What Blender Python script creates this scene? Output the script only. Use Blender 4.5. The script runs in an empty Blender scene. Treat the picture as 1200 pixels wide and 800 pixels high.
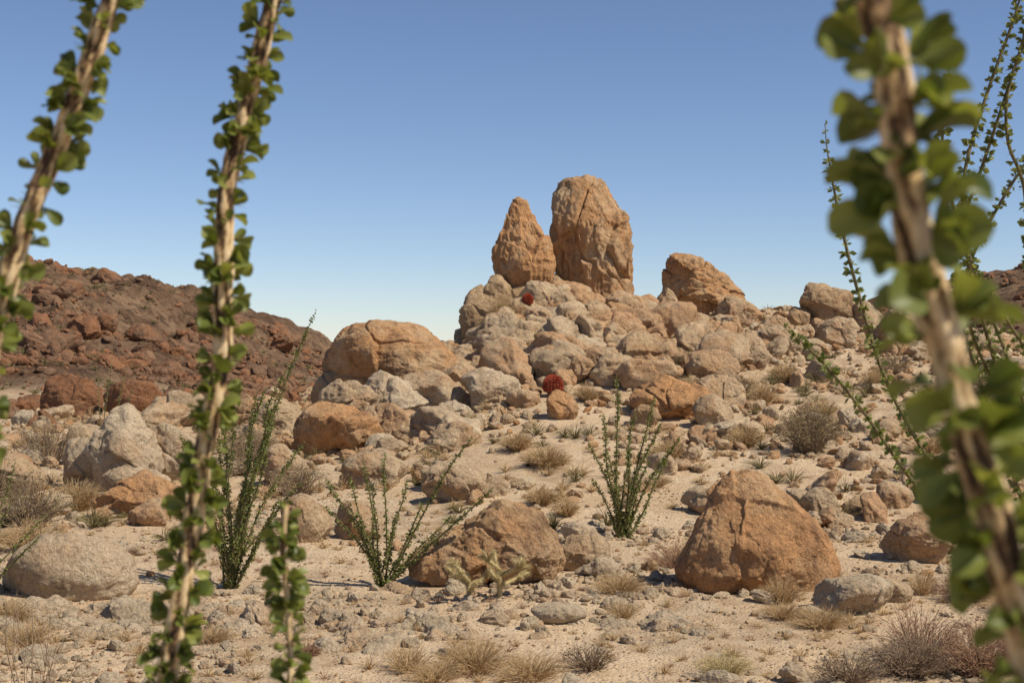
import bpy, math, bmesh
import numpy as np
from mathutils import Vector
rng = np.random.default_rng(11)
scene = bpy.context.scene

# ---------------------------------------------------------------- noise
def _hash(ix, iy, iz, s):
    n = (ix*73856093) ^ (iy*19349663) ^ (iz*83492791) ^ (int(s)*26544357+977)
    n &= 0xffffffff
    n = ((n ^ (n >> 13))*1274126177) & 0xffffffff
    n = ((n ^ (n >> 15))*73244475) & 0xffffffff
    n ^= n >> 16
    return n.astype(np.float64)/4294967295.0*2-1
def vnoise(p, s=0):
    f = np.floor(p); i = f.astype(np.int64); t = p-f; t = t*t*t*(t*(t*6-15)+10)
    x, y, z = i[:, 0], i[:, 1], i[:, 2]; a, b, c = t[:, 0], t[:, 1], t[:, 2]
    def L(u, v, w): return u+(v-u)*w
    return L(L(L(_hash(x,y,z,s), _hash(x+1,y,z,s), a), L(_hash(x,y+1,z,s), _hash(x+1,y+1,z,s), a), b),
             L(L(_hash(x,y,z+1,s), _hash(x+1,y,z+1,s), a), L(_hash(x,y+1,z+1,s), _hash(x+1,y+1,z+1,s), a), b), c)
def fbm(p, o=4, s=0, g=.5):
    r = 0; a = 1.; q = p.copy(); tot = 0
    for k in range(o):
        r = r+a*vnoise(q, s+k*17); tot += a; a *= g; q = q*2.03+11.3
    return r/tot
def sstep(a, b, x):
    t = np.clip((x-a)/(b-a), 0, 1); return t*t*(3-2*t)

# ---------------------------------------------------------------- mesh helpers
def np_mesh(name, V, F, mats, attrs=None, smooth=True, parent=None, loc=(0,0,0), matidx=None):
    V = np.ascontiguousarray(V, dtype=np.float32); F = np.ascontiguousarray(F, dtype=np.int32)
    me = bpy.data.meshes.new(name)
    k = F.shape[1]
    me.vertices.add(len(V)); me.vertices.foreach_set("co", V.ravel())
    me.loops.add(F.size); me.loops.foreach_set("vertex_index", F.ravel())
    me.polygons.add(len(F))
    me.polygons.foreach_set("loop_start", np.arange(0, F.size, k, dtype=np.int32))
    me.polygons.foreach_set("loop_total", np.full(len(F), k, dtype=np.int32))
    me.polygons.foreach_set("use_smooth", np.full(len(F), smooth, dtype=bool))
    me.update(calc_edges=True)
    for n, a in (attrs or {}).items():
        at = me.attributes.new(n, 'FLOAT', 'POINT'); at.data.foreach_set("value", np.ascontiguousarray(a, dtype=np.float32))
    for m in (mats if isinstance(mats, (list, tuple)) else [mats]): me.materials.append(m)
    ob = bpy.data.objects.new(name, me); ob.location = loc
    scene.collection.objects.link(ob)
    if parent: ob.parent = parent
    return ob
_ico = {}
def ico(n):
    if n not in _ico:
        bm = bmesh.new(); bmesh.ops.create_icosphere(bm, subdivisions=n, radius=1)
        V = np.array([v.co[:] for v in bm.verts]); F = np.array([[v.index for v in f.verts] for f in bm.faces]); bm.free()
        V /= np.linalg.norm(V, axis=1)[:, None]
        _ico[n] = (V, F)
    return _ico[n]

# ---------------------------------------------------------------- materials
def new_mat(name):
    m = bpy.data.materials.new(name); m.use_nodes = True; nt = m.node_tree; nt.nodes.clear()
    return m, nt
class N:
    def __init__(s, nt): s.nt = nt
    def __call__(s, typ, ins=None, **kw):
        n = s.nt.nodes.new(typ)
        for k, v in kw.items(): setattr(n, k, v)
        for k, v in (ins or {}).items():
            if isinstance(v, bpy.types.NodeSocket): s.nt.links.new(v, n.inputs[k])
            else: n.inputs[k].default_value = v
        return n
    def ramp(s, fac, stops):
        n = s.nt.nodes.new('ShaderNodeValToRGB'); s.nt.links.new(fac, n.inputs[0])
        while len(n.color_ramp.elements) < len(stops): n.color_ramp.elements.new(.5)
        for e, (p, c) in zip(n.color_ramp.elements, stops):
            e.position = p; e.color = (c, c, c, 1) if not isinstance(c, tuple) else (*c, 1)
        return n.outputs[0]
    def mix(s, fac, a, b, mode='MIX'):
        n = s.nt.nodes.new('ShaderNodeMix'); n.data_type = 'RGBA'; n.blend_type = mode
        for i, v in ((0, fac), (6, a), (7, b)):
            if isinstance(v, bpy.types.NodeSocket): s.nt.links.new(v, n.inputs[i])
            else: n.inputs[i].default_value = v if i == 0 else (*v, 1)
        return n.outputs[2]
    def noise(s, vec, scale, detail=5, rough=.55, dist=0):
        return s('ShaderNodeTexNoise', {'Vector': vec, 'Scale': scale, 'Detail': detail, 'Roughness': rough, 'Distortion': dist}).outputs[0]
    def math(s, op, a, b=0.0):
        n = s.nt.nodes.new('ShaderNodeMath'); n.operation = op
        for i, v in ((0, a), (1, b)):
            if isinstance(v, bpy.types.NodeSocket): s.nt.links.new(v, n.inputs[i])
            else: n.inputs[i].default_value = v
        return n.outputs[0]

def rock_mat(name, light, mid, orange, dark, sc=1.0, orange_lo=.45, orange_hi=.62, bump=.9, streak=0.):
    m, nt = new_mat(name); n = N(nt)
    co = n('ShaderNodeTexCoord').outputs['Object']
    tint = n('ShaderNodeAttribute', attribute_name='tint').outputs['Fac']
    a = n.noise(co, 1.3*sc, 6, .68, .4)
    off = n('ShaderNodeVectorMath', {0: co, 1: (7.3, 3.1, 5.7)}, operation='ADD').outputs[0]
    c = n.noise(off, .9*sc, 6, .7, .5)
    col = n.mix(n.ramp(a, [(.38, 0.), (.6, 1.)]), mid, light)
    tt = n.math('ADD', c, n.math('MULTIPLY', n.math('SUBTRACT', tint, .5), .36))
    col = n.mix(n.ramp(tt, [(orange_lo, 0.), (orange_hi, 1.)]), col, orange)
    sp2 = n.noise(co, 5*sc, 8, .75)
    col = n.mix(n.ramp(sp2, [(.55, 0.), (.68, .7)]), col, dark)
    if streak:
        # desert varnish runs
        sv = n('ShaderNodeVectorMath', {0: co, 1: (1.6, 1.6, .35)}, operation='MULTIPLY').outputs[0]
        col = n.mix(n.ramp(n.noise(sv, 1.5*sc, 6, .7, .3), [(.53, 0.), (.67, streak)]), col, dark)
    col = n.mix(1., col, n.ramp(sp2, [(.3, 1.2), (.55, 1.0), (.75, .85)]), 'MULTIPLY')
    sp = n.noise(co, 30*sc, 3, .8)
    col = n.mix(1., col, n.ramp(sp, [(.3, .64), (.5, 1.), (.7, 1.25)]), 'MULTIPLY')
    col = n.mix(1., col, n.ramp(tint, [(0., .84), (1., 1.12)]), 'MULTIPLY')
    hgt = n.math('SUBTRACT', n.math('MULTIPLY', sp, .2), sp2)
    hgt = n.math('SUBTRACT', hgt, n.math('MULTIPLY', a, 1.2))
    bp = n('ShaderNodeBump', {'Strength': bump, 'Distance': .15/sc, 'Height': hgt}).outputs[0]
    bs = n('ShaderNodeBsdfPrincipled', {'Base Color': col, 'Roughness': .92, 'Normal': bp, 'Specular IOR Level': .15})
    n('ShaderNodeOutputMaterial', {'Surface': bs.outputs[0]})
    return m

M_rock = rock_mat('granite_tan', (.60,.45,.285), (.47,.335,.20), (.46,.28,.15), (.19,.12,.07))
M_rockO = rock_mat('granite_brown', (.57,.405,.24), (.46,.305,.165), (.49,.265,.12), (.16,.09,.05), orange_lo=.40, orange_hi=.62, streak=.7)
M_rockP = rock_mat('granite_pale', (.62,.495,.34), (.51,.39,.25), (.47,.32,.19), (.23,.155,.095), orange_lo=.5, orange_hi=.7)
M_dark = rock_mat('rock_redbrown', (.28,.17,.10), (.17,.095,.057), (.25,.12,.06), (.06,.036,.026), orange_lo=.42, orange_hi=.62)

def ground_mat():
    m, nt = new_mat('desert_sand'); n = N(nt)
    co = n('ShaderNodeTexCoord').outputs['Object']
    hm = n('ShaderNodeAttribute', attribute_name='hillmask').outputs['Fac']
    rk = n('ShaderNodeAttribute', attribute_name='rocky').outputs['Fac']
    a = n.noise(co, .5, 5, .65, .3); b = n.noise(co, 2.2, 6, .7)
    col = n.mix(n.ramp(a, [(.35, 0.), (.65, 1.)]), (.52,.37,.225), (.62,.475,.31))
    col = n.mix(n.ramp(b, [(.5, 0.), (.7, .8)]), col, (.40,.265,.155))
    v = n('ShaderNodeTexVoronoi', {'Vector': co, 'Scale': 22., 'Randomness': 1.})
    col = n.mix(n.ramp(v.outputs['Distance'], [(.17, .7), (.31, 0.)]), col, n.mix(v.outputs['Color'], (.30,.215,.14), (.58,.48,.35)))
    sp = n.noise(co, 45., 3, .8)
    col = n.mix(1., col, n.ramp(sp, [(.32, .62), (.5, 1.), (.68, 1.25)]), 'MULTIPLY')
    rockc = n.mix(n.ramp(b, [(.4, 0.), (.6, 1.)]), (.39,.27,.16), (.53,.41,.27))
    col = n.mix(n.ramp(rk, [(.4, 0.), (.6, .9)]), col, rockc)
    hc = n.mix(n.ramp(n.noise(co, .22, 8, .72, .5), [(.38, 0.), (.6, 1.)]), (.14,.08,.048), (.34,.22,.13))
    hc = n.mix(n.ramp(n.noise(co, 1.3, 6, .75), [(.47, 0.), (.62, .85)]), hc, (.08,.047,.031))
    col = n.mix(hm, col, hc)
    hg = n.math('ADD', n.noise(co, 9., 6, .7), n.math('MULTIPLY', n.ramp(v.outputs['Distance'], [(.0, 1.), (.4, 0.)]), .5))
    bp = n('ShaderNodeBump', {'Strength': .65, 'Distance': .07, 'Height': hg}).outputs[0]
    bp = n('ShaderNodeBump', {'Strength': .8, 'Distance': .8, 'Height': n.math('MULTIPLY', b, n.math('ADD', hm, .10)), 'Normal': bp}).outputs[0]
    bs = n('ShaderNodeBsdfPrincipled', {'Base Color': col, 'Roughness': .95, 'Normal': bp, 'Specular IOR Level': .1})
    n('ShaderNodeOutputMaterial', {'Surface': bs.outputs[0]})
    return m
M_ground = ground_mat()

def plant_mat(name, c1, c2, trans=.3, rough=.6):
    m, nt = new_mat(name); n = N(nt)
    tint = n('ShaderNodeAttribute', attribute_name='tint').outputs['Fac']
    col = n.mix(tint, c1, c2)
    bs = n('ShaderNodeBsdfPrincipled', {'Base Color': col, 'Roughness': rough, 'Specular IOR Level': .3})
    out = bs.outputs[0]
    if trans > 0:
        tr = n('ShaderNodeBsdfTranslucent', {'Color': n.mix(1., col, (1.3, 1.3, .6), 'MULTIPLY')})
        out = n('ShaderNodeMixShader', {0: trans, 1: bs.outputs[0], 2: tr.outputs[0]}).outputs[0]
    n('ShaderNodeOutputMaterial', {'Surface': out})
    return m
M_leaf = plant_mat('ocotillo_leaf', (.09,.12,.022), (.30,.32,.08), .33, .42)
M_leafd = plant_mat('ocotillo_leaf_far', (.12,.145,.04), (.30,.32,.11), .3, .6)
M_straw = plant_mat('dry_straw', (.40,.26,.12), (.68,.50,.28), .2, .8)
M_twig = plant_mat('grey_twig', (.17,.115,.075), (.36,.26,.17), .0, .9)
M_redtwig = plant_mat('red_twig', (.21,.11,.065), (.40,.25,.15), .0, .9)
M_olive = plant_mat('olive_leaf', (.12,.10,.04), (.29,.23,.10), .2, .8)
M_cholla = plant_mat('cholla_spines', (.40,.32,.14), (.68,.54,.28), .1, .8)
M_redcactus = plant_mat('red_spines', (.32,.045,.02), (.54,.12,.055), .0, .7)
M_cactus = plant_mat('cactus_body', (.18,.05,.025), (.20,.065,.035), .0, .8)

def bark_mat(name, stops):
    m, nt = new_mat(name); n = N(nt)
    rd = n('ShaderNodeAttribute', attribute_name='ridge').outputs['Fac']
    co = n('ShaderNodeTexCoord').outputs['Object']
    f = n.math('ADD', rd, n.math('MULTIPLY', n.math('SUBTRACT', n.noise(co, 70., 5, .75), .5), .9))
    col = n.ramp(f, stops)
    bp = n('ShaderNodeBump', {'Strength': .6, 'Distance': .004, 'Height': n.noise(co, 160., 4, .7)}).outputs[0]
    bs = n('ShaderNodeBsdfPrincipled', {'Base Color': col, 'Roughness': .8, 'Normal': bp, 'Specular IOR Level': .2})
    n('ShaderNodeOutputMaterial', {'Surface': bs.outputs[0]})
    return m
M_bark = bark_mat('ocotillo_bark', [(.26, (.07,.042,.024)), (.40, (.22,.13,.065)), (.52, (.54,.37,.18)), (.75, (.74,.56,.33))])
M_barkd = bark_mat('ocotillo_bark_green', [(.2, (.10,.085,.035)), (.5, (.20,.16,.07)), (.7, (.28,.21,.11)), (.9, (.34,.25,.14))])

# ---------------------------------------------------------------- terrain
HX = [-60, -12, -7, -4, -2.4, -1.3, 0.2, 8, 10.5, 13, 16, 22, 60]
HZ = [.6, .9, 1.1, 1.6, 2.2, 3.1, 4.1, 3.95, 3.9, 3.5, 2.9, 2.2, 1.5]
LX = [-140, -60, -34, -29, -23, -20.5, -17, -12.5, -6, 0]
LZ = [11, 9.5, 7.3, 6.7, 6.2, 5.2, 3.7, 1.7, .2, 0]
RX = [20, 28, 36, 41, 47, 60, 90, 200]
RZ = [0, 3.0, 6.4, 8.4, 9.6, 12, 14, 10]
def terrain(x, y, fine=True):
    x = np.asarray(x, float); y = np.asarray(y, float); sh = x.shape; x = x.ravel(); y = y.ravel()
    p = np.stack([x, y, np.zeros_like(x)], 1)
    z = 1.4*(1-sstep(.5, 11, y))
    Hr = sum(np.interp(x+d, HX, HZ) for d in (-.8, 0, .8))/3
    t = np.clip((y-20)/26, 0, 1)
    prof = np.where(y < 46, t**1.6, 1-sstep(46, 66, y))
    z = z+Hr*prof
    z = z+.55*np.exp(-(((x-1.5)/2.8)**2+((y-42.5)/3)**2))
    lh = np.interp(x, LX, LZ)*sstep(46, 92, y)*(1-.8*sstep(105, 190, y))
    rgh = fbm(p*.16, 6, 5, .55)
    gul = np.abs(fbm(np.stack([x*.22+y*.05, y*.07, 0*x], 1), 4, 15))
    z = z+lh*(1+.10*rgh)+sstep(.3, 3, lh)*(rgh*.9-gul*1.6+.35)
    rh = np.interp(x, RX, RZ)*sstep(70, 128, y)*(1-.8*sstep(140, 240, y))
    z = z+rh*(1+.10*rgh)
    z = z-.042*np.clip(y-66, 0, 1e9)*(1-sstep(.5, 4, lh+rh))*sstep(66, 100, y)
    hillm = np.clip(sstep(.1, 1.3, lh)+sstep(.4, 2, rh), 0, 1)
    rk = fbm(p*.45, 4, 31)+.35*prof-.12
    ra = np.clip(rk*2.2+.3, 0, 1)
    if fine:
        near = 1-sstep(120, 300, np.abs(y)+np.abs(x)*.5)
        z = z+near*(.10*fbm(p*.35, 3, 3)+.035*fbm(p*1.7, 4, 9)*(.5+1.5*ra)+.10*np.abs(fbm(p*1.1, 5, 21))*ra*(.35+prof))
        z = z+hillm*near*.6*np.abs(fbm(p*.6, 5, 44))
    return z.reshape(sh), hillm.reshape(sh), ra.reshape(sh)
def tz(x, y): return terrain(np.atleast_1d(x), np.atleast_1d(y))[0]

def axis(segs):
    out = []
    for a, b, s in segs: out.append(np.arange(a, b, s))
    return np.concatenate(out)
xs = axis([(-3000,-400,260),(-400,-100,30),(-100,-45,3),(-45,-13,.25),(-13,15,.09),(15,50,.4),(50,110,4),(110,400,30),(400,3001,260)])
ys = axis([(-400,-20,60),(-20,4,1),(4,11,.3),(11,30,.08),(30,48,.1),(48,105,.3),(105,150,.6),(150,250,8),(250,3001,150)])
X, Y = np.meshgrid(xs, ys)
Z, HM, RK = terrain(X, Y)
nx, ny = len(xs), len(ys)
idx = np.arange(nx*ny).reshape(ny, nx)
F = np.stack([idx[:-1,:-1], idx[:-1,1:], idx[1:,1:], idx[1:,:-1]], -1).reshape(-1, 4)
np_mesh('ground', np.stack([X, Y, Z], -1).reshape(-1, 3), F, M_ground, {'hillmask': HM.ravel(), 'rocky': RK.ravel()})

# ---------------------------------------------------------------- rocks
def cells(q, ncell, r):
    fp = q[r.integers(0, len(q), ncell)]*r.uniform(.85, 1.03, (ncell, 1))
    O_, E_, = [], []
    for w in np.array_split(q, max(1, len(q)*ncell//800000)):
        D = ((w*w).sum(1)[:, None]+(fp*fp).sum(1)[None]-2*w@fp.T)
        o = np.argpartition(D, 1, axis=1)[:, :2]; dd = np.sqrt(np.maximum(np.take_along_axis(D, o, 1), 0))
        srt = np.argsort(dd, 1); o = np.take_along_axis(o, srt, 1); dd = np.take_along_axis(dd, srt, 1)
        O_.append(o[:, 0]); E_.append(dd[:, 1]-dd[:, 0])
    o = np.concatenate(O_); e = np.concatenate(E_); nf = r.normal(size=(ncell, 3))
    return o, e, ((q-fp[o])*nf[o]).sum(1)
def rock_shape(sub, seed, cuts=10, pw=14, low=.10, prof=None, unit=1., depth=.8, dims=(1,1,1), ncell=30,
               cell_amp=.05, crack=.05, rough=.03, stretch=(1,1,1), fr=1., n2_=0, amp2=.02):
    r = np.random.default_rng(seed)
    V, Fc = ico(sub); v = V
    nn = r.normal(size=(cuts, 3)); nn /= np.linalg.norm(nn, axis=1)[:, None]; d = r.uniform(.6, .95, cuts)
    s = np.clip(v@nn.T/d, 0, None)**pw
    rad = (1+s.sum(1))**(-1/pw)
    if prof is None:
        p = v*rad[:, None]*(1+low*fbm(v*1.4+seed*3.1, 3, seed))[:, None]
        p = p/np.abs(p).max(0)*np.array(dims)/2
    else:
        pr = sorted(prof); zz = np.array([a[0] for a in pr])*unit; xl = np.array([a[1] for a in pr])*unit; xr = np.array([a[2] for a in pr])*unit
        w0 = np.sqrt(np.clip(1-v[:, 2]**2, 1e-6, 1))
        t = (v[:, 2]+1)/2; t = .5*t+.5*(np.arcsin(np.clip(v[:,2],-1,1))/math.pi+.5)
        z = zz[0]+t*(zz[-1]-zz[0])
        a = v/w0[:, None]; rr = (rad/rad.max())
        L = np.interp(z, zz, xl); R = np.interp(z, zz, xr)
        end = np.minimum(1, np.minimum(t, 1-t)/.035)**.5
        k = 1-(1-rr)*.22
        p = np.stack([(L+R)/2+a[:, 0]*(R-L)/2*end*k, a[:, 1]*(R-L)/2*end*depth*rr, z], 1)
    size = (p.max(0)-p.min(0)); S = float(size.mean())
    c = p.mean(0); nrm = (p-c)/(size/2)**1.6; nrm /= np.linalg.norm(nrm, axis=1)[:, None]+1e-9
    q = p/S*np.array(stretch)
    wq = q+.05*np.stack([fbm(q*4+k*9.1, 4, seed+k) for k in range(3)], 1)
    disp = 0
    if ncell:
        o, e, tilt = cells(wq, ncell, r)
        am = r.uniform(-1, 1, ncell); edge = sstep(0, .03, e)
        disp = (am[o]*edge*.6+np.clip(tilt*1.6, -1, 1)*edge*.8)*cell_amp
        disp -= crack*np.exp(-(e/.016)**2)*sstep(-.25, .35, fbm(q*2.2, 2, seed+3))
    if n2_:
        q2 = p/S+.03*np.stack([fbm(q*9+k*5.1, 3, seed+k+30) for k in range(3)], 1)
        o, e, tilt = cells(q2, n2_, r); am = r.uniform(-1, 1, n2_); edge = sstep(0, .02, e)
        disp = disp+(am[o]*.5+np.clip(tilt*5, -1, 1))*edge*amp2*(.4+.6*sstep(-.3, .3, fbm(q*2, 2, seed+9)))
    rg = fbm(q*4*fr, 6, seed+50, .55); rg2 = -np.abs(fbm(q*8*fr+4, 6, seed+70, .55))
    disp = disp+rough*(rg*1.2+rg2*1.2)
    p = p+nrm*(disp*S)[:, None]
    if prof is None:
        p = (p-(p.max(0)+p.min(0))/2)/(p.max(0)-p.min(0))*np.array(dims)
    return p, Fc

def boulder(name, x, y, zb, w, h, d=None, mat=None, seed=1, sub=6, prof=None, unit=1., rot=0., tint=.5, **kw):
    """w,h,d metres; zb = height of the visible foot (None = terrain); lower part sunk in the ground"""
    mat = mat or M_rock
    if prof is None:
        H = h*1.3; p, Fc = rock_shape(sub, seed, dims=(w, d or w*.8, H), **kw); p[:, 2] += H/2-.3*h
    else:
        p, Fc = rock_shape(sub, seed, prof=prof, unit=unit, **kw)
    if rot:
        c, s = math.cos(rot), math.sin(rot); p = np.stack([p[:, 0]*c-p[:, 1]*s, p[:, 0]*s+p[:, 1]*c, p[:, 2]], 1)
    if zb is None: zb = float(tz(x, y)[0])
    tn = np.clip(tint+.25*fbm(p/max(.6, (w or 3))*2.0+seed, 3, seed), 0, 1)
    return np_mesh(name, p, Fc, mat, {'tint': tn}, loc=(x, y, zb))

# the two spires and the summit rocks
boulder('tall_rock_spire', 2.4, 44, 3.13, 0, 0, seed=5, sub=7, unit=.0264, depth=.85, mat=M_rockO, tint=.5, cuts=18, pw=26, ncell=30, cell_amp=.065, crack=.05, rough=.034, stretch=(1.7,1.7,.8), n2_=120, amp2=.016,
        prof=[(190,-18,-2),(187,-25,8),(180,-38,17),(162,-46,28),(135,-51,42),(105,-52,50),(75,-46,52),(50,-40,55),(20,-36,58),(0,-36,60)])
boulder('pointed_rock_spire', .34, 43, 3.9, 0, 0, seed=9, sub=7, unit=.0258, depth=.8, mat=M_rockO, tint=.8, cuts=14, pw=20, ncell=16, cell_amp=.05, crack=.04, rough=.028, stretch=(1.3,1.3,.8), n2_=90, amp2=.014,
        prof=[(135,-10,2),(131,-13,6),(120,-18,11),(100,-27,20),(80,-34,31),(60,-37,37),(40,-32,38),(20,-24,34),(0,-20,30)])
boulder('summit_boulder', 6.3, 46, 3.4, 0, 0, seed=15, sub=7, unit=.0276, depth=.8, mat=M_rockO, tint=.68, cuts=16, pw=20, ncell=22, cell_amp=.06, crack=.045, rough=.034, stretch=(1,1,1.8), n2_=90, amp2=.016,
        prof=[(88,-40,-26),(83,-46,-10),(76,-49,8),(62,-50,28),(45,-50,42),(30,-49,50),(15,-46,52),(0,-44,52)])
boulder('dome_boulder', -3.2, 38, 1.45, 0, 0, seed=22, sub=7, unit=.0228, depth=.85, mat=M_rockO, tint=.6, cuts=7, pw=9, ncell=11, cell_amp=.03, crack=.04, rough=.022, stretch=(1,1,1.4), n2_=70, amp2=.009,
        prof=[(94,-34,-4),(91,-50,18),(85,-60,38),(72,-72,58),(57,-80,74),(38,-85,83),(20,-84,85),(5,-60,80),(0,-50,70)])
boulder('peaked_boulder', 3.02, 17.5, -.12, 0, 0, seed=35, sub=7, unit=.0105, depth=.85, mat=M_rockO, tint=.8, cuts=12, pw=16, ncell=14, cell_amp=.045, crack=.035, rough=.026, n2_=90, amp2=.012,
        prof=[(148,-26,-12),(144,-33,-4),(134,-45,14),(112,-64,42),(92,-80,66),(62,-92,90),(32,-100,98),(10,-96,97),(0,-90,92)])
boulder('low_boulder', -.3, 17.6, None, 1.95, 1.02, 1.3, M_rockO, 41, 7, tint=.45, cuts=14, pw=18, ncell=24, cell_amp=.06, crack=.04, rough=.04, n2_=110, amp2=.016)
boulder('rounded_boulder', -5.25, 16.8, None, 1.62, .76, 1.2, M_rockP, 47, 6, tint=.6, cuts=9, pw=9, ncell=8, cell_amp=.02, crack=.02, rough=.024, n2_=40, amp2=.007)

# (x, y, foot z or None, w, h, mat, tint, seed)
P, O, T = M_rockP, M_rockO, M_rock
BL = [
 (3.85,16.0,None,.9,.42,P,.5,51),(4.5,16.6,None,.35,.25,T,.5,52),(3.3,15.6,None,.35,.14,P,.4,53),
 (-6.3,24.0,None,1.5,.75,O,.7,54),(-7.5,27.5,None,1.5,1.7,P,.6,55),(-6.7,28.2,None,1.3,1.2,P,.6,56),(-8.3,28.0,None,1.2,1.0,P,.5,57),(-7.0,26.4,None,1.3,.6,P,.55,58),
 (-3.0,35.2,1.2,2.0,1.1,P,.5,60),(-4.0,34.6,.8,1.5,1.3,T,.5,61),(-3.9,32.0,None,2.1,1.15,O,.75,62),(-2.0,35.5,1.3,1.9,1.0,T,.4,63),(-2.7,33.3,None,1.6,.9,T,.6,64),
 (-4.6,37.6,1.0,1.5,1.2,O,.1,65),(-1.3,36.2,1.6,1.3,.9,T,.5,66),(-.5,34.8,None,1.5,.9,P,.6,67),(-1.4,33.6,None,1.0,.6,P,.5,68),(.0,37.2,None,1.3,.9,T,.5,69),
 (3.7,33.0,None,2.0,.95,O,.95,70),(4.5,31.8,None,.95,.75,T,.4,71),(1.15,32.5,None,.75,.65,O,.7,72),(4.9,33.6,None,1.3,.8,T,.5,73),(3.0,31.9,None,.7,.45,O,.3,74),
 (9.9,44.5,3.3,1.9,1.55,O,.2,75),(10.9,44.3,3.1,1.5,1.2,T,.3,76),(8.9,44.2,3.2,.8,.9,O,.2,77),(7.0,44.6,3.5,1.3,.95,T,.4,78),(4.9,45,3.6,.8,1.1,T,.4,79),
 (5.5,43.2,3.1,1.0,.8,T,.5,80),(8.1,43.5,3.0,1.1,.8,T,.5,81),(3.5,42.7,3.3,1.5,1.1,T,.5,82),(4.2,43.5,3.4,1.0,.9,T,.4,83),
 (-.9,42.2,2.8,1.4,1.9,O,.0,84),(-.35,42.4,3.4,1.3,1.6,O,.1,85),(.9,42.0,3.4,1.4,1.4,T,.4,86),(1.6,41.8,3.3,1.5,1.2,T,.5,87),(.35,41.2,2.9,1.6,1.4,T,.45,88),
 (-.6,41.0,2.4,1.5,1.4,T,.3,89),(1.2,40.6,2.7,1.7,1.3,P,.5,90),(2.4,41.5,3.1,1.8,1.1,T,.5,91),(2.1,40.1,2.5,1.7,1.1,O,.4,92),(.1,39.6,2.2,1.6,1.3,P,.4,93),
 (-.9,39.3,1.8,1.6,1.3,T,.5,94),(3.2,40.0,2.5,1.5,1.1,T,.6,95),(1.9,38.5,2.0,1.8,1.2,P,.5,96),(.9,38.2,1.9,1.5,1.1,O,.4,97),(-.6,37.6,1.5,1.6,1.1,T,.4,98),
 (3.4,37.7,1.8,1.9,1.5,O,.3,99),(4.4,38.6,2.2,1.4,.9,T,.5,100),(2.7,36.5,1.6,1.5,1.1,T,.4,101),(5.2,37.0,1.8,1.4,1.0,T,.6,102),(.3,42.5,3.8,1.3,.95,O,.3,103),(1.3,43.0,3.9,1.0,1.1,T,.3,104),
 (6.4,39.2,None,1.3,.8,T,.5,105),(7.6,40.6,None,1.4,.8,T,.5,106),(9.5,41.5,None,1.3,.8,T,.4,107),(11.6,42.5,None,1.5,1.1,T,.3,108),(13.0,43.5,None,1.6,1.0,O,.3,109),
 (5.7,19.8,None,1.1,.6,T,.5,110),(6.9,21.4,None,1.3,.8,O,.5,111),(8.0,24.5,None,1.4,.9,T,.5,112),(5.7,23.5,None,.6,.3,O,.3,113),
 (-2.3,21.5,None,.8,.6,T,.6,114),(-3.0,20.8,None,.75,.7,T,.5,115),(-1.0,25.0,None,1.2,.6,T,.5,116),(-2.6,27.0,None,1.3,.7,T,.4,117),(.9,18.7,None,.8,.5,T,.5,118),(1.15,18.1,None,.5,.25,P,.4,119),
 (-4.4,27.5,None,1.0,.8,T,.4,120),(-9.7,27.0,None,1.7,.8,T,.5,121),(-10.5,24.0,None,1.3,.6,P,.6,122),(.5,15.3,None,.6,.2,P,.5,123),(0.1,20.8,None,.6,.25,T,.5,124),(1.0,21.2,None,.55,.3,P,.5,125),
 (-11.5,43.0,None,1.8,1.1,M_dark,.9,126),(-13.6,44.0,None,2.0,1.3,M_dark,.8,127),(-9.0,40.0,None,1.6,1.0,T,.2,128),(-7.2,38.0,None,1.4,.9,O,.3,129),(-6.0,36.5,None,1.4,.9,T,.3,130),
 (1.9,42.6,3.7,1.3,1.0,T,.4,131),(3.1,42.0,3.2,1.3,1.0,O,.5,132),(-.1,40.2,2.5,1.3,1.1,O,.3,133),(.7,39.3,2.3,1.4,1.0,T,.6,134),(1.5,39.4,2.4,1.2,.9,O,.4,135),(2.8,39.0,2.2,1.4,1.0,T,.4,136),
 (1.0,36.8,1.5,1.3,.9,T,.5,137),(4.0,41.2,2.7,1.3,.9,T,.5,138),(5.0,40.6,2.5,1.2,.8,O,.4,139),(-2.2,37.6,1.3,1.4,.9,T,.5,140),(-1.8,38.9,1.6,1.3,1.0,O,.3,141),
 (1.0,34.9,1.0,1.35,.72,T,.5,142),
]
for (x, y, zb, w, h, m, t, sd) in BL:
    r = np.random.default_rng(sd)
    boulder('boulder', x, y, zb, w, h, w*r.uniform(.65, .95), m, sd, 6 if w > .7 else 5, tint=t, cuts=int(r.integers(7, 13)), pw=float(r.uniform(16, 34)),
            ncell=int(r.integers(6, 16)), cell_amp=float(r.uniform(.04, .08)), crack=.035, rough=float(r.uniform(.024, .040)), stretch=(1, 1, float(r.uniform(.8, 1.8))), n2_=55, amp2=.015)

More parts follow.
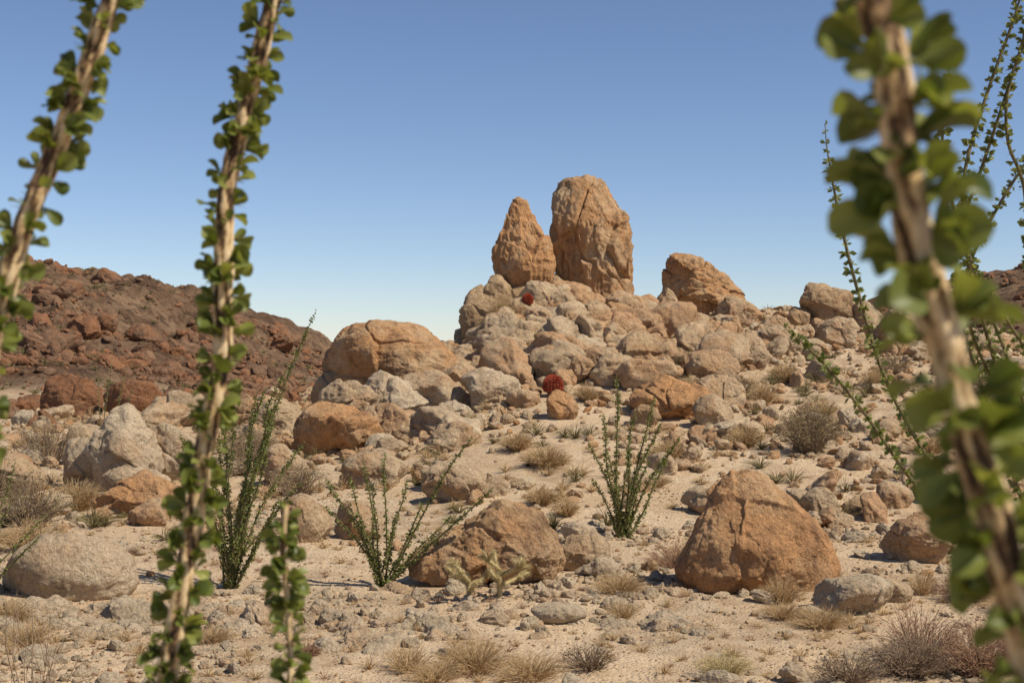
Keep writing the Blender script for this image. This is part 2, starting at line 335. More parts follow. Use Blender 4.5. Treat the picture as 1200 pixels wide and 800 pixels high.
# scattered rubble (merged masses)
def variants(sub, k, s0, **kw):
    out = []
    for i in range(k):
        r = np.random.default_rng(s0+i)
        p, Fc = rock_shape(sub, s0+i, cuts=int(r.integers(7, 13)), pw=float(r.uniform(18, 38)), dims=(1, r.uniform(.55, .95), r.uniform(.4, .85)), **kw)
        out.append(p)
    return out, ico(sub)[1]
def scatter(name, x, y, size, var, mat, sink=.18, smooth=False, tilt=.35, tmean=.5):
    Vs, Fc = var; n = len(x); z = tz(x, y); r = rng
    pv = np.stack(Vs)[r.integers(0, len(Vs), n)]
    sc = size[:, None, None]*r.uniform(.75, 1.25, (n, 1, 3)); pv = pv*sc
    a = r.uniform(0, 2*np.pi, n); t1 = r.normal(0, tilt, n); t2 = r.normal(0, tilt, n)
    def rot(p, i, j, ang):
        c, s = np.cos(ang)[:, None], np.sin(ang)[:, None]; q = p.copy()
        q[..., i] = p[..., i]*c-p[..., j]*s; q[..., j] = p[..., i]*s+p[..., j]*c; return q
    pv = rot(rot(rot(pv, 1, 2, t1), 0, 2, t2), 0, 1, a)
    pv = pv+np.stack([x, y, z+size*sink], 1)[:, None, :]
    nv = pv.shape[1]
    Fm = (Fc[None]+(np.arange(n)*nv)[:, None, None]).reshape(-1, 3)
    tint = np.repeat(np.clip(r.normal(tmean, .28, n), 0, 1), nv)
    return np_mesh(name, pv.reshape(-1, 3), Fm, mat, {'tint': tint}, smooth=smooth)
def sample(n, x0, x1, y0, y1, dens):
    X_, Y_ = [], []; c = 0
    while c < n:
        x = rng.uniform(x0, x1, n*2); y = rng.uniform(y0, y1, n*2)
        k = rng.random(n*2) < dens(x, y); X_.append(x[k]); Y_.append(y[k]); c += k.sum()
    return np.concatenate(X_)[:n], np.concatenate(Y_)[:n]
def psize(n, a, b, e=2.2):
    u = rng.random(n); return (a**(1-e)+u*(b**(1-e)-a**(1-e)))**(1/(1-e))
V5, V4, V3, V2 = variants(5, 14, 900, ncell=10, cell_amp=.07, crack=.02, rough=.038, n2_=30, amp2=.018), variants(4, 16, 200, ncell=8, cell_amp=.07, crack=.0, rough=.04), variants(3, 16, 300, ncell=0, rough=.04), variants(2, 16, 400, ncell=0, rough=.02)
def n2(x, y, s, sd): return fbm(np.stack([x*s, y*s, np.zeros_like(x)], 1), 3, sd)
def hill_d(x, y):
    t = np.clip((y-22)/20, 0, 1)
    d = .12+.9*t**.8
    d = d*sstep(-.25, .35, n2(x, y, .35, 77))+.25*t
    sandy = np.exp(-(((x-.6)/1.8)**2+((y-28)/3.2)**2)); sandy2 = np.exp(-(((x-6.5)/2.5)**2+((y-35)/3)**2))
    cactus = np.exp(-(((x-1.0)/.5)**2+((y-33.9)/1.0)**2))
    return d*(1-.9*sandy)*(1-.6*sandy2)*(1-.97*cactus)*np.where(x < -5, .45, 1)
def mound_d(x, y): return np.exp(-(((x-1.2)/2.6)**2+((y-40.5)/2.8)**2))
x, y = sample(210, -3.5, 7, 35.5, 44, mound_d); scatter('hillside_rocks', x, y, psize(210, .6, 1.6, 1.5), V5, M_rock, smooth=True, sink=.3)
x, y = sample(620, -14, 18, 21, 48, hill_d); scatter('hillside_rocks', x, y, psize(620, .4, 1.3, 2.4), V5, M_rock, smooth=True, sink=.12)
x, y = sample(240, -14, 18, 21, 48, hill_d); scatter('hillside_rocks', x, y, psize(240, .35, 1.1, 2.6), V5, M_rockP, smooth=True, sink=.12)
x, y = sample(2200, -14, 18, 20, 48, hill_d); scatter('hillside_rocks', x, y, psize(2200, .18, .5, 2.2), V4, M_rock, sink=.12)
x, y = sample(1200, -14, 18, 18, 48, hill_d); scatter('hillside_rocks', x, y, psize(1200, .15, .5, 2.2), V4, M_rockO, sink=.12, tmean=.4)
x, y = sample(7500, -15, 18, 18, 48, hill_d); scatter('rock_rubble', x, y, psize(7500, .06, .2, 2.2), V3, M_rock)
def flat_d(x, y): return sstep(-.05, .5, n2(x, y, .6, 88))**1.3+.045
x, y = sample(360, -9, 9, 12, 24, lambda x, y: flat_d(x, y)); scatter('scattered_stones', x, y, psize(360, .12, .42, 2.6), V4, M_rockP, sink=.08, tmean=.4)
x, y = sample(3200, -10, 10, 11, 24, flat_d); scatter('scattered_stones', x, y, psize(3200, .04, .14, 2.4), V3, M_rockP, tmean=.4)
x, y = sample(17000, -11, 12, 10.5, 26, lambda x, y: flat_d(x, y)*.7+.2); scatter('gravel', x, y, psize(17000, .015, .055, 2.2), V2, M_rock, tmean=.5)
# pale ledges breaking the sand
VL = variants(6, 8, 700, ncell=20, cell_amp=.08, crack=.03, rough=.05, n2_=70, amp2=.03)
x, y = sample(40, -6, 2, 13.2, 17.2, lambda x, y: sstep(0, .4, n2(x, y, .7, 101))); scatter('bedrock_ledge', x, y, psize(40, .4, .9, 2), VL, M_rockP, sink=-.16, smooth=True, tilt=.15)
def sh_d(x, y): return np.exp(-(((x+2.9)/1.3)**2+((y-15.6)/1.2)**2))+.7*np.exp(-(((x-1.2)/1.0)**2+((y-16.6)/.7)**2))+.7*np.exp(-(((x+.6)/1.6)**2+((y-15.0)/.6)**2))
x, y = sample(340, -6, 3, 12.8, 18, sh_d); scatter('broken_stone_slabs', x, y, psize(340, .09, .38, 1.9), variants(4, 12, 760, ncell=10, cell_amp=.08, crack=0, rough=.05), M_rockP, sink=.02, tilt=.3, tmean=.6)
# dark hill rocks
def lh_d(x, y): return np.where(np.interp(x, LX, LZ)*sstep(46, 92, y) > .2, .06+1.*sstep(.05, .4, n2(x, y, .12, 61)), 0)
x, y = sample(340, -62, -7, 52, 104, lh_d); scatter('hill_rocks', x, y, psize(340, .8, 2.4, 2.3), V4, M_dark, smooth=False, sink=.05)
x, y = sample(4200, -60, -7, 50, 104, lh_d); scatter('hill_rocks', x, y, psize(4200, .25, .9, 2.3), V3, M_dark, sink=.1)
x, y = sample(9000, -55, -7, 48, 104, lh_d); scatter('hill_scree', x, y, psize(9000, .12, .32, 2.2), V2, M_dark, tmean=.8)
x, y = sample(700, -17, -4, 36, 56, lambda x, y: sstep(38, 50, y)); scatter('hill_rocks', x, y, psize(700, .2, .9, 2.2), V4, M_dark, tmean=.7)
x, y = sample(1500, 26, 90, 80, 132, lambda x, y: .5+0*x); scatter('hill_rocks', x, y, psize(1500, .4, 1.3, 2.4), V3, M_dark)

# ---------------------------------------------------------------- plants
def tubes(Pl, R, sides=3):
    """Pl (n,k,3), R (n,k)"""
    n, k, _ = Pl.shape
    T = np.gradient(Pl, axis=1); T /= np.linalg.norm(T, axis=2)[..., None]+1e-9
    ref = np.where(np.abs(T[:, :1, 2:3]) > .8, np.array([[[1., .2, 0]]]), np.array([[[0., .2, 1.]]]))
    A = np.cross(T, np.broadcast_to(ref, T.shape)); A /= np.linalg.norm(A, axis=2)[..., None]+1e-9
    B = np.cross(T, A)
    an = np.arange(sides)*2*np.pi/sides
    V = Pl[:, :, None, :]+R[:, :, None, None]*(A[:, :, None, :]*np.cos(an)[None, None, :, None]+B[:, :, None, :]*np.sin(an)[None, None, :, None])
    i = np.arange(k-1)[:, None]*sides; j = np.arange(sides)[None]; j2 = (j+1) % sides
    f = np.stack([i+j, i+j2, i+sides+j2, i+sides+j], -1).reshape(-1, 4)
    Fm = (f[None]+(np.arange(n)*k*sides)[:, None, None]).reshape(-1, 4)
    return V.reshape(-1, 3), Fm, k*sides
def spline(pts, step):
    pts = np.array(pts, float); P_ = np.vstack([2*pts[0]-pts[1], pts, 2*pts[-1]-pts[-2]]); out = []
    for i in range(1, len(P_)-2):
        a, b, c, d = P_[i-1:i+3]; m = max(2, int(np.linalg.norm(c-b)/step))
        t = np.linspace(0, 1, m, endpoint=False)[:, None]
        out.append(.5*((2*b)+(c-a)*t+(2*a-5*b+4*c-d)*t**2+(3*b-a-3*c+d)*t**3))
    out.append(pts[-1:]); q = np.vstack(out)
    s = np.r_[0, np.cumsum(np.linalg.norm(np.diff(q, axis=0), axis=1))]
    u = np.arange(0, s[-1], step); return np.stack([np.interp(u, s, q[:, k]) for k in range(3)], 1)
def unit(v): return v/(np.linalg.norm(v, axis=-1, keepdims=True)+1e-9)
def leaf_tpl(hi):
    if hi:
        s = np.array([0, .15, .35, .58, .78, .93, 1.0]); w = np.array([.08, .24, .62, .95, 1., .66, .14])/2
        v = []
        for a, b in zip(s, w):
            for c in (-1, -.5, 0, .5, 1): v.append((a, c*b, .34*abs(c*b)+.16*math.sin(a*2.4)-.02))
        f = []
        for i in range(len(s)-1):
            for j in range(4): f.append((i*5+j, i*5+j+1, (i+1)*5+j+1, (i+1)*5+j))
    else:
        v = [(0, 0, 0), (.55, -.5, .08), (1, 0, .05), (.55, .5, .08)]; f = [(0, 1, 2, 3)]
    return np.array(v), np.array(f)
def leaves(pos, d, nrm, L, W, hi):
    tv, tf = leaf_tpl(hi); d = unit(d); s = unit(np.cross(nrm, d)); u = np.cross(d, s)
    V = pos[:, None]+d[:, None]*(tv[None, :, 0:1]*L[:, None, None])+s[:, None]*(tv[None, :, 1:2]*W[:, None, None])+u[:, None]*(tv[None, :, 2:3]*L[:, None, None])
    Fm = (tf[None]+(np.arange(len(pos))*len(tv))[:, None, None]).reshape(-1, 4)
    return V.reshape(-1, 3), Fm, len(tv)
class Acc:
    def __init__(s): s.V = []; s.F = []; s.A = []; s.n = 0
    def add(s, V, F, a): s.V.append(V); s.F.append(F+s.n); s.A.append(a); s.n += len(V)
    def obj(s, name, mat, attr='tint', **kw): return np_mesh(name, np.vstack(s.V), np.vstack(s.F), mat, {attr: np.concatenate(s.A)}, **kw)
def empty(name, loc=(0, 0, 0)):
    e = bpy.data.objects.new(name, None); e.location = (0, 0, 0); scene.collection.objects.link(e); return e

def ocotillo(name, stems, r0, r1, leafL, node, per, hi, seed, bare=.0):
    r = np.random.default_rng(seed); S, Lf, Sp = Acc(), Acc(), Acc()
    sides = 22 if hi else 6
    for pts in stems:
        step = .004 if hi else .04
        q = spline(pts, step); k = len(q)
        if k < 4: continue
        t = np.linspace(0, 1, k); rad = (r0*(1-t)+r1*t)
        if not hi:
            rad = rad*np.minimum(1, (1-t)*8+.25)
        V, F_, nv = tubes(q[None], rad[None], sides)
        if hi:
            arc = np.arange(k)*step; ang = np.arange(sides)*2*np.pi/sides
            AA, SS = np.meshgrid(ang, arc)
            tw = (AA+SS*9).ravel()
            pp = np.stack([np.cos(tw)*1.8, np.sin(tw)*1.8, SS.ravel()*26], -1)
            ridge = .5+1.1*fbm(pp, 4, seed)
            ridge = .72*ridge+.28*(.5+.5*np.sin(tw*5+3*fbm(pp*.8, 2, seed+5)))
            ctr = np.repeat(q, sides, 0); V = ctr+(V-ctr)*(1+.45*(ridge-.5))[:, None]
            S.add(V, F_, ridge)
        else: S.add(V, F_, r.uniform(.1, .65, len(V)))
        T = unit(np.gradient(q, axis=0))
        m = int(k*step/node); ids = np.linspace(int(k*bare), k-1, m).astype(int)
        base_ang = np.arange(m)*2.399963+r.uniform(0, 6)
        A = unit(np.cross(T[ids], np.array([.3, 1., .1]))); B = np.cross(T[ids], A)
        Nn = A*np.cos(base_ang)[:, None]+B*np.sin(base_ang)[:, None]; Sd = np.cross(T[ids], Nn)
        dens = .68+.6*fbm(np.stack([ids*step*14, 0*ids, 0*ids+seed], 1), 2, seed)
        kk = np.repeat(np.arange(m), per); keep = r.random(len(kk)) < dens[kk]; kk = kk[keep]; c = len(kk)
        dirn = Nn[kk]*r.uniform(.5, 1.1, (c, 1))+T[ids][kk]*r.uniform(-.6, .95, (c, 1))+Sd[kk]*r.normal(0, .6, (c, 1))
        pos = q[ids][kk]+Nn[kk]*rad[ids][kk][:, None]*.95+T[ids][kk]*r.normal(0, node*.2, (c, 1))
        dn = unit(dirn); nr = r.normal(size=(c, 3)); nr -= (nr*dn).sum(1)[:, None]*dn; nr = unit(nr)
        # leaf blades turn their faces outwards as much as upwards
        nr = np.where((nr*(T[ids][kk]+Nn[kk])).sum(1)[:, None] < 0, -nr, nr)
        L = leafL*np.clip(r.normal(.8, .24, c), .3, 1.3)*np.minimum(1, .45+(1-t[ids][kk])*12)
        V, F_, nv = leaves(pos, dirn, nr, L, L*r.uniform(.5, .8, c), hi)
        Lf.add(V, F_, np.repeat(np.clip(r.normal(.42, .3, c), 0, 1), nv))
        if hi:
            d2 = unit(Nn+T[ids]*r.normal(0, .25, (m, 1)))
            sp = np.stack([q[ids], q[ids]+d2*(rad[ids]+r.uniform(.014, .026, m))[:, None]], 1)
            V, F_, nv = tubes(sp, np.stack([np.full(m, .0013), np.full(m, .0002)], 1), 4)
            Sp.add(V, F_, np.full(len(V), .8))
    e = empty(name)
    S.obj('stems', M_bark if hi else M_barkd, 'ridge', parent=e); Lf.obj('leaves', M_leaf if hi else M_leafd, parent=e)
    if hi: Sp.obj('spines', M_twig, parent=e)
    return e

g = float(tz(.5, 1.1)[0]); g2 = float(tz(-.7, 2.3)[0])
ocotillo('ocotillo', [[(.5,1.1,g-.05),(.46,1.05,2.1),(.41,1.02,2.55),(.369,1,2.76),(.351,1,2.832),(.33,1,2.904),(.309,1,2.976),(.291,1,3.042),(.276,1,3.12),(.267,1,3.192),(.252,1,3.25),(.238,1,3.34),(.22,1,3.5)],
    [(.5,1.1,g-.05),(.75,1.05,2.1),(.95,.95,2.9),(1.05,.9,3.6)],[(.5,1.1,g-.05),(.8,1.3,2.0),(1.1,1.5,2.7),(1.4,1.6,3.4)]], .0155, .012, .039, .0115, 8, True, 3)
ocotillo('ocotillo', [
    [(-.68,2.3,g2-.05),(-.60,2.25,2.0),(-.557,2.2,2.3),(-.535,2.2,2.472),(-.512,2.2,2.604),(-.491,2.2,2.736),(-.475,2.2,2.842),(-.453,2.2,2.947),(-.447,2.2,3.06),(-.442,2.2,3.224),(-.409,2.2,3.37),(-.37,2.2,3.528),(-.34,2.2,3.68),(-.3,2.2,3.9)],
    [(-.72,2.3,g2-.05),(-.80,2.1,2.0),(-.76,1.95,2.6),(-.70,1.9,2.98),(-.678,1.9,3.07),(-.65,1.9,3.16),(-.612,1.9,3.251),(-.576,1.9,3.342),(-.536,1.9,3.456),(-.5,1.9,3.56),(-.47,1.88,3.7)],
    [(-.70,2.3,g2-.05),(-1.0,2.2,1.9),(-1.3,2.1,2.7),(-1.5,2.0,3.5)]], .0175, .012, .031, .0110, 11, True, 4)
ocotillo('ocotillo', [[(-.45,2.15,float(tz(-.45,2.15)[0])-.05),(-.38,2.12,1.9),(-.34,2.1,2.3),(-.328,2.1,2.496),(-.33,2.1,2.597),(-.338,2.1,2.685),(-.334,2.1,2.762)]], .008, .004, .028, .011, 11, True, 6)
g3 = float(tz(2.8, 6.5)[0])-.05; b3 = (2.8, 6.5, g3)
ocotillo('ocotillo', [
    [b3,(2.5,6.3,1.3),(2.15,6.1,1.85),(1.908,6,2.136),(1.66,6,2.45),(1.476,6,2.712),(1.296,6,2.928),(1.116,6,3.09)],
    [b3,(2.45,6.3,1.4),(2.05,6.1,2.0),(1.8,6,2.424),(1.584,6,2.82),(1.458,6,3.216),(1.386,6,3.504),(1.332,6,3.79),(1.32,6,3.92)],
    [b3,(2.6,6.3,1.5),(2.3,6.1,2.4),(2.106,6,2.892),(1.98,6,3.216),(1.872,6,3.54),(1.818,6,3.756),(1.825,6,4.008),(1.854,6,4.23)],
    [b3,(2.65,6.4,1.6),(2.35,6.3,2.4),(2.124,6.2,2.86),(1.97,6.1,3.29),(1.90,6,3.58),(1.926,6,3.79),(2.016,6,4.08),(2.131,6,4.404),(2.2,6,4.7)],
    [b3,(2.7,6.5,1.6),(2.5,6.4,2.5),(2.27,6.2,3.25),(2.16,6,3.65),(2.095,6,3.83),(2.09,6,4.04),(2.16,6,4.26),(2.3,6,4.55)],
    [b3,(2.7,6.6,1.6),(2.35,6.5,2.5),(2.05,6.3,3.0),(1.98,6.2,3.25),(2.03,6.2,3.42),(2.2,6.2,3.72),(2.4,6.2,4.0)],
    [b3,(2.6,6.6,1.6),(2.25,6.5,2.5),(1.99,6.3,3.1),(1.95,6.2,3.47),(2.0,6.1,3.7),(2.14,6,4.22),(2.2,6,4.5)],
    [b3,(2.75,6.4,1.6),(2.55,6.2,2.3),(2.3,6.1,2.8),(2.05,6,3.15),(1.93,6,3.36)],
    [b3,(2.7,6.3,1.4),(2.4,6.2,1.9),(2.1,6.1,2.3),(1.95,6,2.6),(1.85,6,2.95)],
    [b3,(3.0,6.6,1.8),(3.2,6.6,3.0),(3.3,6.6,4.0)], [b3,(3.2,6.3,1.5),(3.7,6.1,2.6),(4.0,6.0,3.4)]],
    .013, .006, .032, .016, 10, False, 8)

def fan(base, tips, seed, lift=.12):
    r = np.random.default_rng(seed); out = []
    x, y = base; z = float(tz(x, y)[0])-.05
    for dx, dz in tips:
        dy = r.uniform(-.35, .35)*(.3+abs(dx)+.25*dz)
        c = r.uniform(-.09, .13)
        b = np.array([x+r.normal(0, .05), y+r.normal(0, .05), z]); tip = np.array([x+dx, y+dy, z+.05+dz])
        pts = []
        for t in (0, .3, .55, .8, 1):
            p = b+(tip-b)*t; p[0] -= c*dx*math.sin(math.pi*t); p[2] += .03*dz*math.sin(math.pi*t); p[:2] += r.normal(0, .012*dz, 2)*(t not in (0, 1)); pts.append(tuple(p))
        out.append(pts)
    return out
ocotillo('ocotillo', fan((-3.47, 17.5), [(1.07,3.44),(.74,2.7),(.52,2.5),(.32,2.4),(.88,1.8),(.1,2.2),(-.35,2.1),(-.6,1.95),(.95,1.35),(-.2,1.6),(-.35,1.1),(.4,1.6),(.6,2.1),(.2,1.3),(-.1,2.6),(.45,2.0),(.25,1.8),(.7,1.2),(.15,.9),(.5,.9),(-.15,1.9),(.62,2.4)], 1), .016, .007, .038, .019, 8, False, 9)
ocotillo('ocotillo', fan((-1.58, 17.4), [(1.39,1.28),(1.13,1.87),(.05,1.68),(-.26,1.52),(-.73,1.36),(-.5,1.05),(.5,1.05),(.3,1.35),(-.78,.95),(.85,.85),(-.1,1.3),(.7,.6),(-.4,1.4),(.15,.9),(-.3,.8)], 2), .014, .007, .037, .019, 8, False, 10)
ocotillo('ocotillo', fan((1.66, 21.6), [(-.1,2.5),(-.5,1.45),(-.3,1.9),(.54,2.15),(.9,1.57),(.75,1.35),(.22,1.9),(-.45,.9),(.4,1.2),(-.2,1.3),(.1,1.5),(.62,1.75),(.3,.9),(-.1,.9)], 3), .017, .008, .042, .019, 8, False, 11)
ocotillo('ocotillo', fan((-6.2, 16.3), [(.4,1.6),(.75,.95),(.25,1.5),(.85,.75),(0,1.8),(.55,1.15),(-.5,1.5),(-.8,1.1)], 4), .014, .006, .036, .022, 6, False, 12)
ocotillo('ocotillo', fan((-8.6, 30), [(.4,2.2),(-.3,2.4),(.1,2.6),(.7,1.9)], 5), .014, .006, .03, .03, 4, False, 13)

def shrub(name, x, y, rad, h, n, mat, tw=.003, leafmat=None, nl=0, leafL=.012, seed=0, upright=.6, branch=3, droop=.1, zb=None):
    r = np.random.default_rng(seed+1000); z = float(tz(x, y)[0]) if zb is None else zb
    th = r.uniform(0, 2*np.pi, n); rr = np.sqrt(r.random(n))
    tip = np.stack([np.cos(th)*rr*rad, np.sin(th)*rr*rad, h*np.sqrt(np.clip(1-(rr*.92)**2, .04, 1))*r.uniform(.6, 1.08, n)], 1)
    base = np.stack([np.cos(th)*rr*rad*.25, np.sin(th)*rr*rad*.25, np.full(n, -.02)], 1)
    K = 5; t = np.linspace(0, 1, K)[None, :, None]
    Pl = base[:, None]+(tip-base)[:, None]*t
    Pl[:, :, 2] += (np.sin(t[..., 0]*np.pi)*.12*h*upright); Pl[:, :, 2] -= droop*h*(t[..., 0]**3)*rr[:, None]
    Pl[:, 1:] += r.normal(0, .035*rad, (n, K-1, 3))
    o = np.array([x, y, z]); S = Acc()
    R = tw*(1-.75*t[..., 0])*np.ones((n, 1))
    V, F_, nv = tubes(Pl+o, R, 3); S.add(V, F_, np.repeat(r.random(n), nv))
    tips = [Pl[:, -1]]
    if branch:
        src = np.repeat(np.arange(n), branch); at = r.integers(1, K-1, len(src)); b0 = Pl[src, at]
        d = unit(unit(Pl[src, -1]-b0+1e-4)+r.normal(0, .5, (len(src), 3)))*r.uniform(.15, .4, (len(src), 1))*max(h, rad)*.8
        d[:, 2] = np.abs(d[:, 2])*.8
        t2 = np.linspace(0, 1, 4)[None, :, None]; Q = b0[:, None]+d[:, None]*t2; Q[:, 1:] += r.normal(0, .02*rad, Q[:, 1:].shape)
        V, F_, nv = tubes(Q+o, tw*.6*(1-.7*t2[..., 0])*np.ones((len(src), 1)), 3); S.add(V, F_, np.repeat(r.random(len(src)), nv)); tips += [Q[:, -1], Q[:, 2], Q[:, 1]]
    if leafmat and nl:
        e = empty(name); S.obj('twigs', mat, parent=e)
        tp = np.vstack(tips); k = r.integers(0, len(tp), nl); pos = tp[k]+r.normal(0, .03*rad, (nl, 3))+o
        d = unit(r.normal(size=(nl, 3))+[0, 0, .5]); L = leafL*r.uniform(.6, 1.3, nl)
        V, F_, nv = leaves(pos, d, unit(r.normal(size=(nl, 3))), L, L*.5, False)
        A = Acc(); A.add(V, F_, np.repeat(r.random(nl), nv)); A.obj('leaves', leafmat, parent=e)
        return e
    return S.obj(name, mat)

# straw tufts
for i, (x, y, rad, h, n) in enumerate([
    (-.35,13.0,.45,.34,420),(-.95,13.0,.3,.28,220),(.15,12.7,.45,.26,300),(-.7,12.6,.35,.2,220),(1.25,16.6,.38,.3,400),(3.3,15.2,.4,.24,400),(2.95,15.5,.3,.2,250),
    (.65,27.6,.6,.5,420),(.5,24.3,.4,.35,300),(.9,23.6,.3,.3,200),(-.3,41.2,.6,1.5,600),(.15,40.9,.55,1.3,500),(-.7,40.6,.5,1.1,300),(6.0,34.2,.5,.6,400),(5.6,37.2,.5,.5,280),
    (4.4,35.4,.5,.5,260),(4.9,17.0,.25,.35,200),(3.1,16.4,.3,.38,260),(-5.3,15.0,.35,.3,280),(-6.0,14.4,.4,.35,280),(-4.8,14.0,.35,.25,250),(-1.1,30.5,.5,.5,260),
    (5.5,15.8,.35,.3,280),(1.2,15.6,.25,.22,180),(5.3,41.5,.5,.6,250),(-.9,37.0,.5,.5,260),(7.2,33.0,.5,.4,260),(8.5,29.0,.5,.4,260),(2.6,26.0,.4,.3,200),(-3.0,14.2,.3,.2,180),(2.4,19.5,.4,.3,250),(-1.2,19.2,.3,.25,200),(-6.9,20.5,.6,.5,400),(-7.6,24.8,.6,.6,400),
    (-5.9,18.6,.5,.5,350),(.1,29.4,.5,.45,300),(3.1,28.2,.5,.45,300),(4.8,29.5,.5,.5,300),(1.8,34.2,.4,.5,250),(7.0,36.8,.5,.6,300),(9.2,36.0,.5,.6,300)]):
    shrub('dry_grass_tuft', x, y, rad, h, n, M_straw, .0032 if y < 20 else .007, seed=i, branch=1, upright=.8)
# olive / grey shrubs
for i, (x, y, rad, h, n, nl, m) in enumerate([
    (6.0,28.8,.75,1.2,200,5000,M_twig),(-8.8,22.0,.9,.8,120,1500,M_twig),(-7.8,23.0,.8,.9,120,1500,M_twig),(-9.6,26,1.,.9,120,1500,M_twig),
    (3.6,12.9,.45,.42,260,500,M_twig),(3.0,12.6,.35,.3,160,400,M_twig),(5.6,35.0,.5,.6,100,900,M_twig),(-3.9,26,.7,.7,90,900,M_twig),(4.6,38.2,.5,.6,90,800,M_twig),
    (-5.2,29.0,.7,.8,90,1000,M_twig),(-4.0,40.5,.7,.9,90,1000,M_twig),(-1.6,39.5,.6,1.1,110,1000,M_twig),(-6.0,32.0,.9,1.0,110,1200,M_twig),(-10.5,32.,1.1,1.1,110,1200,M_twig),(11.5,34,.8,.9,110,1200,M_twig),(.7,13.0,.3,.25,110,400,M_twig),(10.2,38,.6,.7,90,900,M_twig)]):
    shrub('desert_shrub', x, y, rad, h, n, m, .005 if y < 20 else .008, M_olive, nl, .018 if y < 20 else .035, seed=100+i)
for i, (x, y, rad, h, n) in enumerate([(4.3,13.0,.6,.55,260),(4.9,13.4,.5,.5,200),(3.9,13.6,.5,.6,120),(-1.95,13.6,.14,.16,90),(5.3,16.6,.45,.4,160),(2.2,19.0,.5,.35,120)]):
    shrub('bare_twig_shrub', x, y, rad, h, n, M_redtwig, .005, seed=200+i, branch=4, upright=.4)
# small tufts everywhere (one mass)
def tuftmass(name, n, x0, x1, y0, y1, dens, mat, seed, h0, h1, tw, nb=26):
    r = np.random.default_rng(seed); x, y = sample(n, x0, x1, y0, y1, dens); z = tz(x, y); S = Acc()
    h = r.uniform(h0, h1, n)
    k = np.repeat(np.arange(n), nb); c = len(k); th = r.uniform(0, 2*np.pi, c); rr = r.random(c)**.6
    tip = np.stack([np.cos(th)*rr, np.sin(th)*rr, (1.05-rr*.75)*r.uniform(.5, 1, c)], 1)*h[k][:, None]
    t = np.array([0, .5, 1.])[None, :, None]; Pl = np.stack([x[k], y[k], z[k]-.01], 1)[:, None]+tip[:, None]*t
    Pl[:, 1, 2] += .12*h[k]; Pl += r.normal(0, .03, Pl.shape)*h[k][:, None, None]
    V, F_, nv = tubes(Pl, np.array([[1, .7, .2]])*tw*np.ones((c, 1)), 3); S.add(V, F_, np.repeat(r.random(c), nv)); return S.obj(name, mat)
tuftmass('dry_grass', 420, -9, 10, 11.5, 26, lambda x, y: sstep(-.1, .4, n2(x, y, .5, 140))+.08, M_straw, 1, .06, .2, .003, 40)
tuftmass('dry_grass', 560, -13, 17, 24, 47, lambda x, y: .5+0*x, M_straw, 2, .15, .45, .006, 40)
tuftmass('dry_brush', 320, -14, 17, 20, 48, lambda x, y: .5+0*x, M_olive, 3, .15, .5, .007, 40)
tuftmass('dry_brush', 160, -9, 9, 12, 22, lambda x, y: .5+0*x, M_redtwig, 4, .05, .16, .0025)
tuftmass('hill_brush', 700, -50, -8, 50, 100, lambda x, y: np.where(x < -9, .5, 0), M_olive, 5, .2, .5, .02, 18)

# barrel cacti, each growing in a crack on top of a boulder
def barrel(x, y, r_, h, seed, zb=None):
    r = np.random.default_rng(seed); z = (float(tz(x, y)[0]) if zb is None else zb); e = empty('barrel_cactus')
    V, F_ = ico(5); an = np.arctan2(V[:, 1], V[:, 0]); hor = np.hypot(V[:, 0], V[:, 1])
    k = 1+.09*np.cos(an*18)*hor; p = V*np.array([r_, r_, h/2])*k[:, None]+[x, y, z+h*.42]
    np_mesh('body', p, F_, M_cactus, {'tint': np.full(len(p), .5)}, parent=e)
    m = 1500; a = (np.round(r.uniform(0, 18, m))/18)*2*np.pi; ph = r.uniform(-.5, 1.45, m)
    nrm = np.stack([np.cos(a)*np.cos(ph), np.sin(a)*np.cos(ph), np.sin(ph)], 1); b = nrm*[r_*1.08, r_*1.08, h/2*1.05]+[x, y, z+h*.42]
    d = unit(nrm+r.normal(0, .5, (m, 3)))*r_*.28
    V, F_, nv = tubes(np.stack([b, b+d], 1), np.array([[.008, .003]])*np.ones((m, 1)), 3); A = Acc(); A.add(V, F_, np.repeat(r.random(m), nv)); A.obj('spines', M_redcactus, parent=e)
bpy.context.view_layer.update()
dg = bpy.context.evaluated_depsgraph_get()
def top_z(x, y):
    hit, loc, *_ = scene.ray_cast(dg, Vector((x, y, 12)), Vector((0, 0, -1)))
    return loc.z if hit else float(tz(x, y)[0])
barrel(1.0, 34.75, .20, .44, 1, zb=top_z(1.0, 34.75)-.06); barrel(.45, 40.9, .13, .34, 2, zb=top_z(.45, 40.9)-.05)

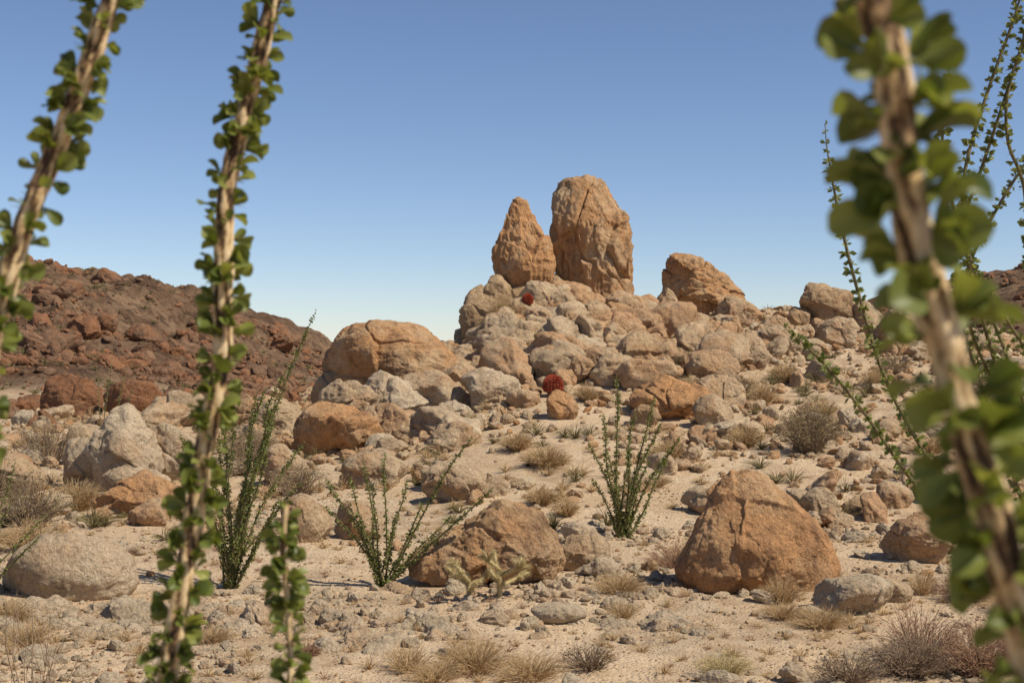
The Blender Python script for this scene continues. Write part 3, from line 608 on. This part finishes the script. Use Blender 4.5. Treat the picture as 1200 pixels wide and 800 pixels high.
# cholla
def cholla(x, y, s, seed):
    r = np.random.default_rng(seed); z = float(tz(x, y)[0]); e = empty('cholla_cactus'); Bd, Sp = Acc(), Acc()
    segs = [((0, 0, 0), (.02, 0, .35*s), .028)]
    for i in range(6):
        a = r.uniform(0, 6.28); b = (0.02, 0, .15*s+.035*i); q = (b[0]+math.cos(a)*.28*s, math.sin(a)*.28*s, b[2]+r.uniform(.05, .22)*s); segs.append((b, q, .022))
        for j in range(3):
            a2 = a+r.normal(0, 1.); q2 = (q[0]+math.cos(a2)*.11*s, q[1]+math.sin(a2)*.11*s, q[2]+r.uniform(-.02, .14)*s); segs.append((q, q2, .019))
    for a, b, rd in segs:
        a = np.array(a)+[x, y, z]; b = np.array(b)+[x, y, z]; t = np.linspace(0, 1, 7)[:, None]; P_ = a+(b-a)*t
        V, F_, nv = tubes(P_[None], (rd*np.array([.5, .9, 1, 1, 1, .8, .15]))[None], 8); Bd.add(V, F_, np.full(len(V), .4))
        m = 200; tt = r.random((m, 1)); n_ = unit(r.normal(size=(m, 3))); p0 = a+(b-a)*tt+n_*rd*.8
        V, F_, nv = tubes(np.stack([p0, p0+n_*.03], 1), np.array([[.0018, .0006]])*np.ones((m, 1)), 3); Sp.add(V, F_, np.repeat(r.random(m), nv))
    Bd.obj('joints', M_cholla, parent=e); Sp.obj('spines', M_cholla, parent=e)
cholla(-.15, 16.4, .95, 3); cholla(-.5, 16.2, .7, 5)
shrub('rabbitbrush', 1.9, 12.75, .3, .2, 200, M_cholla, .003, M_cholla, 700, .014, seed=300)
shrub('wiry_shrub', -2.75, 8.0, .55, 1.35, 26, M_twig, .006, M_olive, 420, .016, seed=301, upright=.2, branch=4)

# ---------------------------------------------------------------- light, sky, camera
el = math.radians(50); sx, sy = .82, -.38
az = math.atan2(sx, sy)
w = bpy.data.worlds.new("World"); scene.world = w; w.use_nodes = True; nt = w.node_tree
sky = nt.nodes.new('ShaderNodeTexSky'); sky.sky_type = 'NISHITA'; sky.sun_disc = False
sky.sun_elevation = el; sky.sun_rotation = az; sky.altitude = 1500; sky.air_density = .85; sky.dust_density = .2; sky.ozone_density = 3.0
tn = nt.nodes.new('ShaderNodeMix'); tn.data_type = 'RGBA'; tn.blend_type = 'MULTIPLY'; tn.inputs[0].default_value = 1; tn.inputs[7].default_value = (.97, .93, .96, 1)
nt.links.new(sky.outputs[0], tn.inputs[6]); nt.links.new(tn.outputs[2], nt.nodes['Background'].inputs[0]); nt.nodes['Background'].inputs[1].default_value = .115
sd = bpy.data.lights.new('sun', 'SUN'); sd.energy = 5.0; sd.angle = math.radians(.53); sd.color = (1, .91, .77)
so = bpy.data.objects.new('sun', sd); scene.collection.objects.link(so)
hyp = math.hypot(sx, sy); v = Vector((sx/hyp*math.cos(el), sy/hyp*math.cos(el), math.sin(el)))
so.rotation_euler = v.to_track_quat('Z', 'Y').to_euler(); so.location = (20, -10, 30)
cd = bpy.data.cameras.new('camera'); cd.lens = 50; cd.sensor_width = 36; cd.clip_end = 6000; cd.clip_start = .05
cd.dof.use_dof = True; cd.dof.focus_distance = 14; cd.dof.aperture_fstop = 7.5
co = bpy.data.objects.new('camera', cd); co.location = (0, 0, 3); co.rotation_euler = (math.radians(90), 0, 0); scene.collection.objects.link(co)
scene.camera = co
scene.view_settings.view_transform = 'Standard'; scene.view_settings.look = 'None'; scene.view_settings.exposure = 0
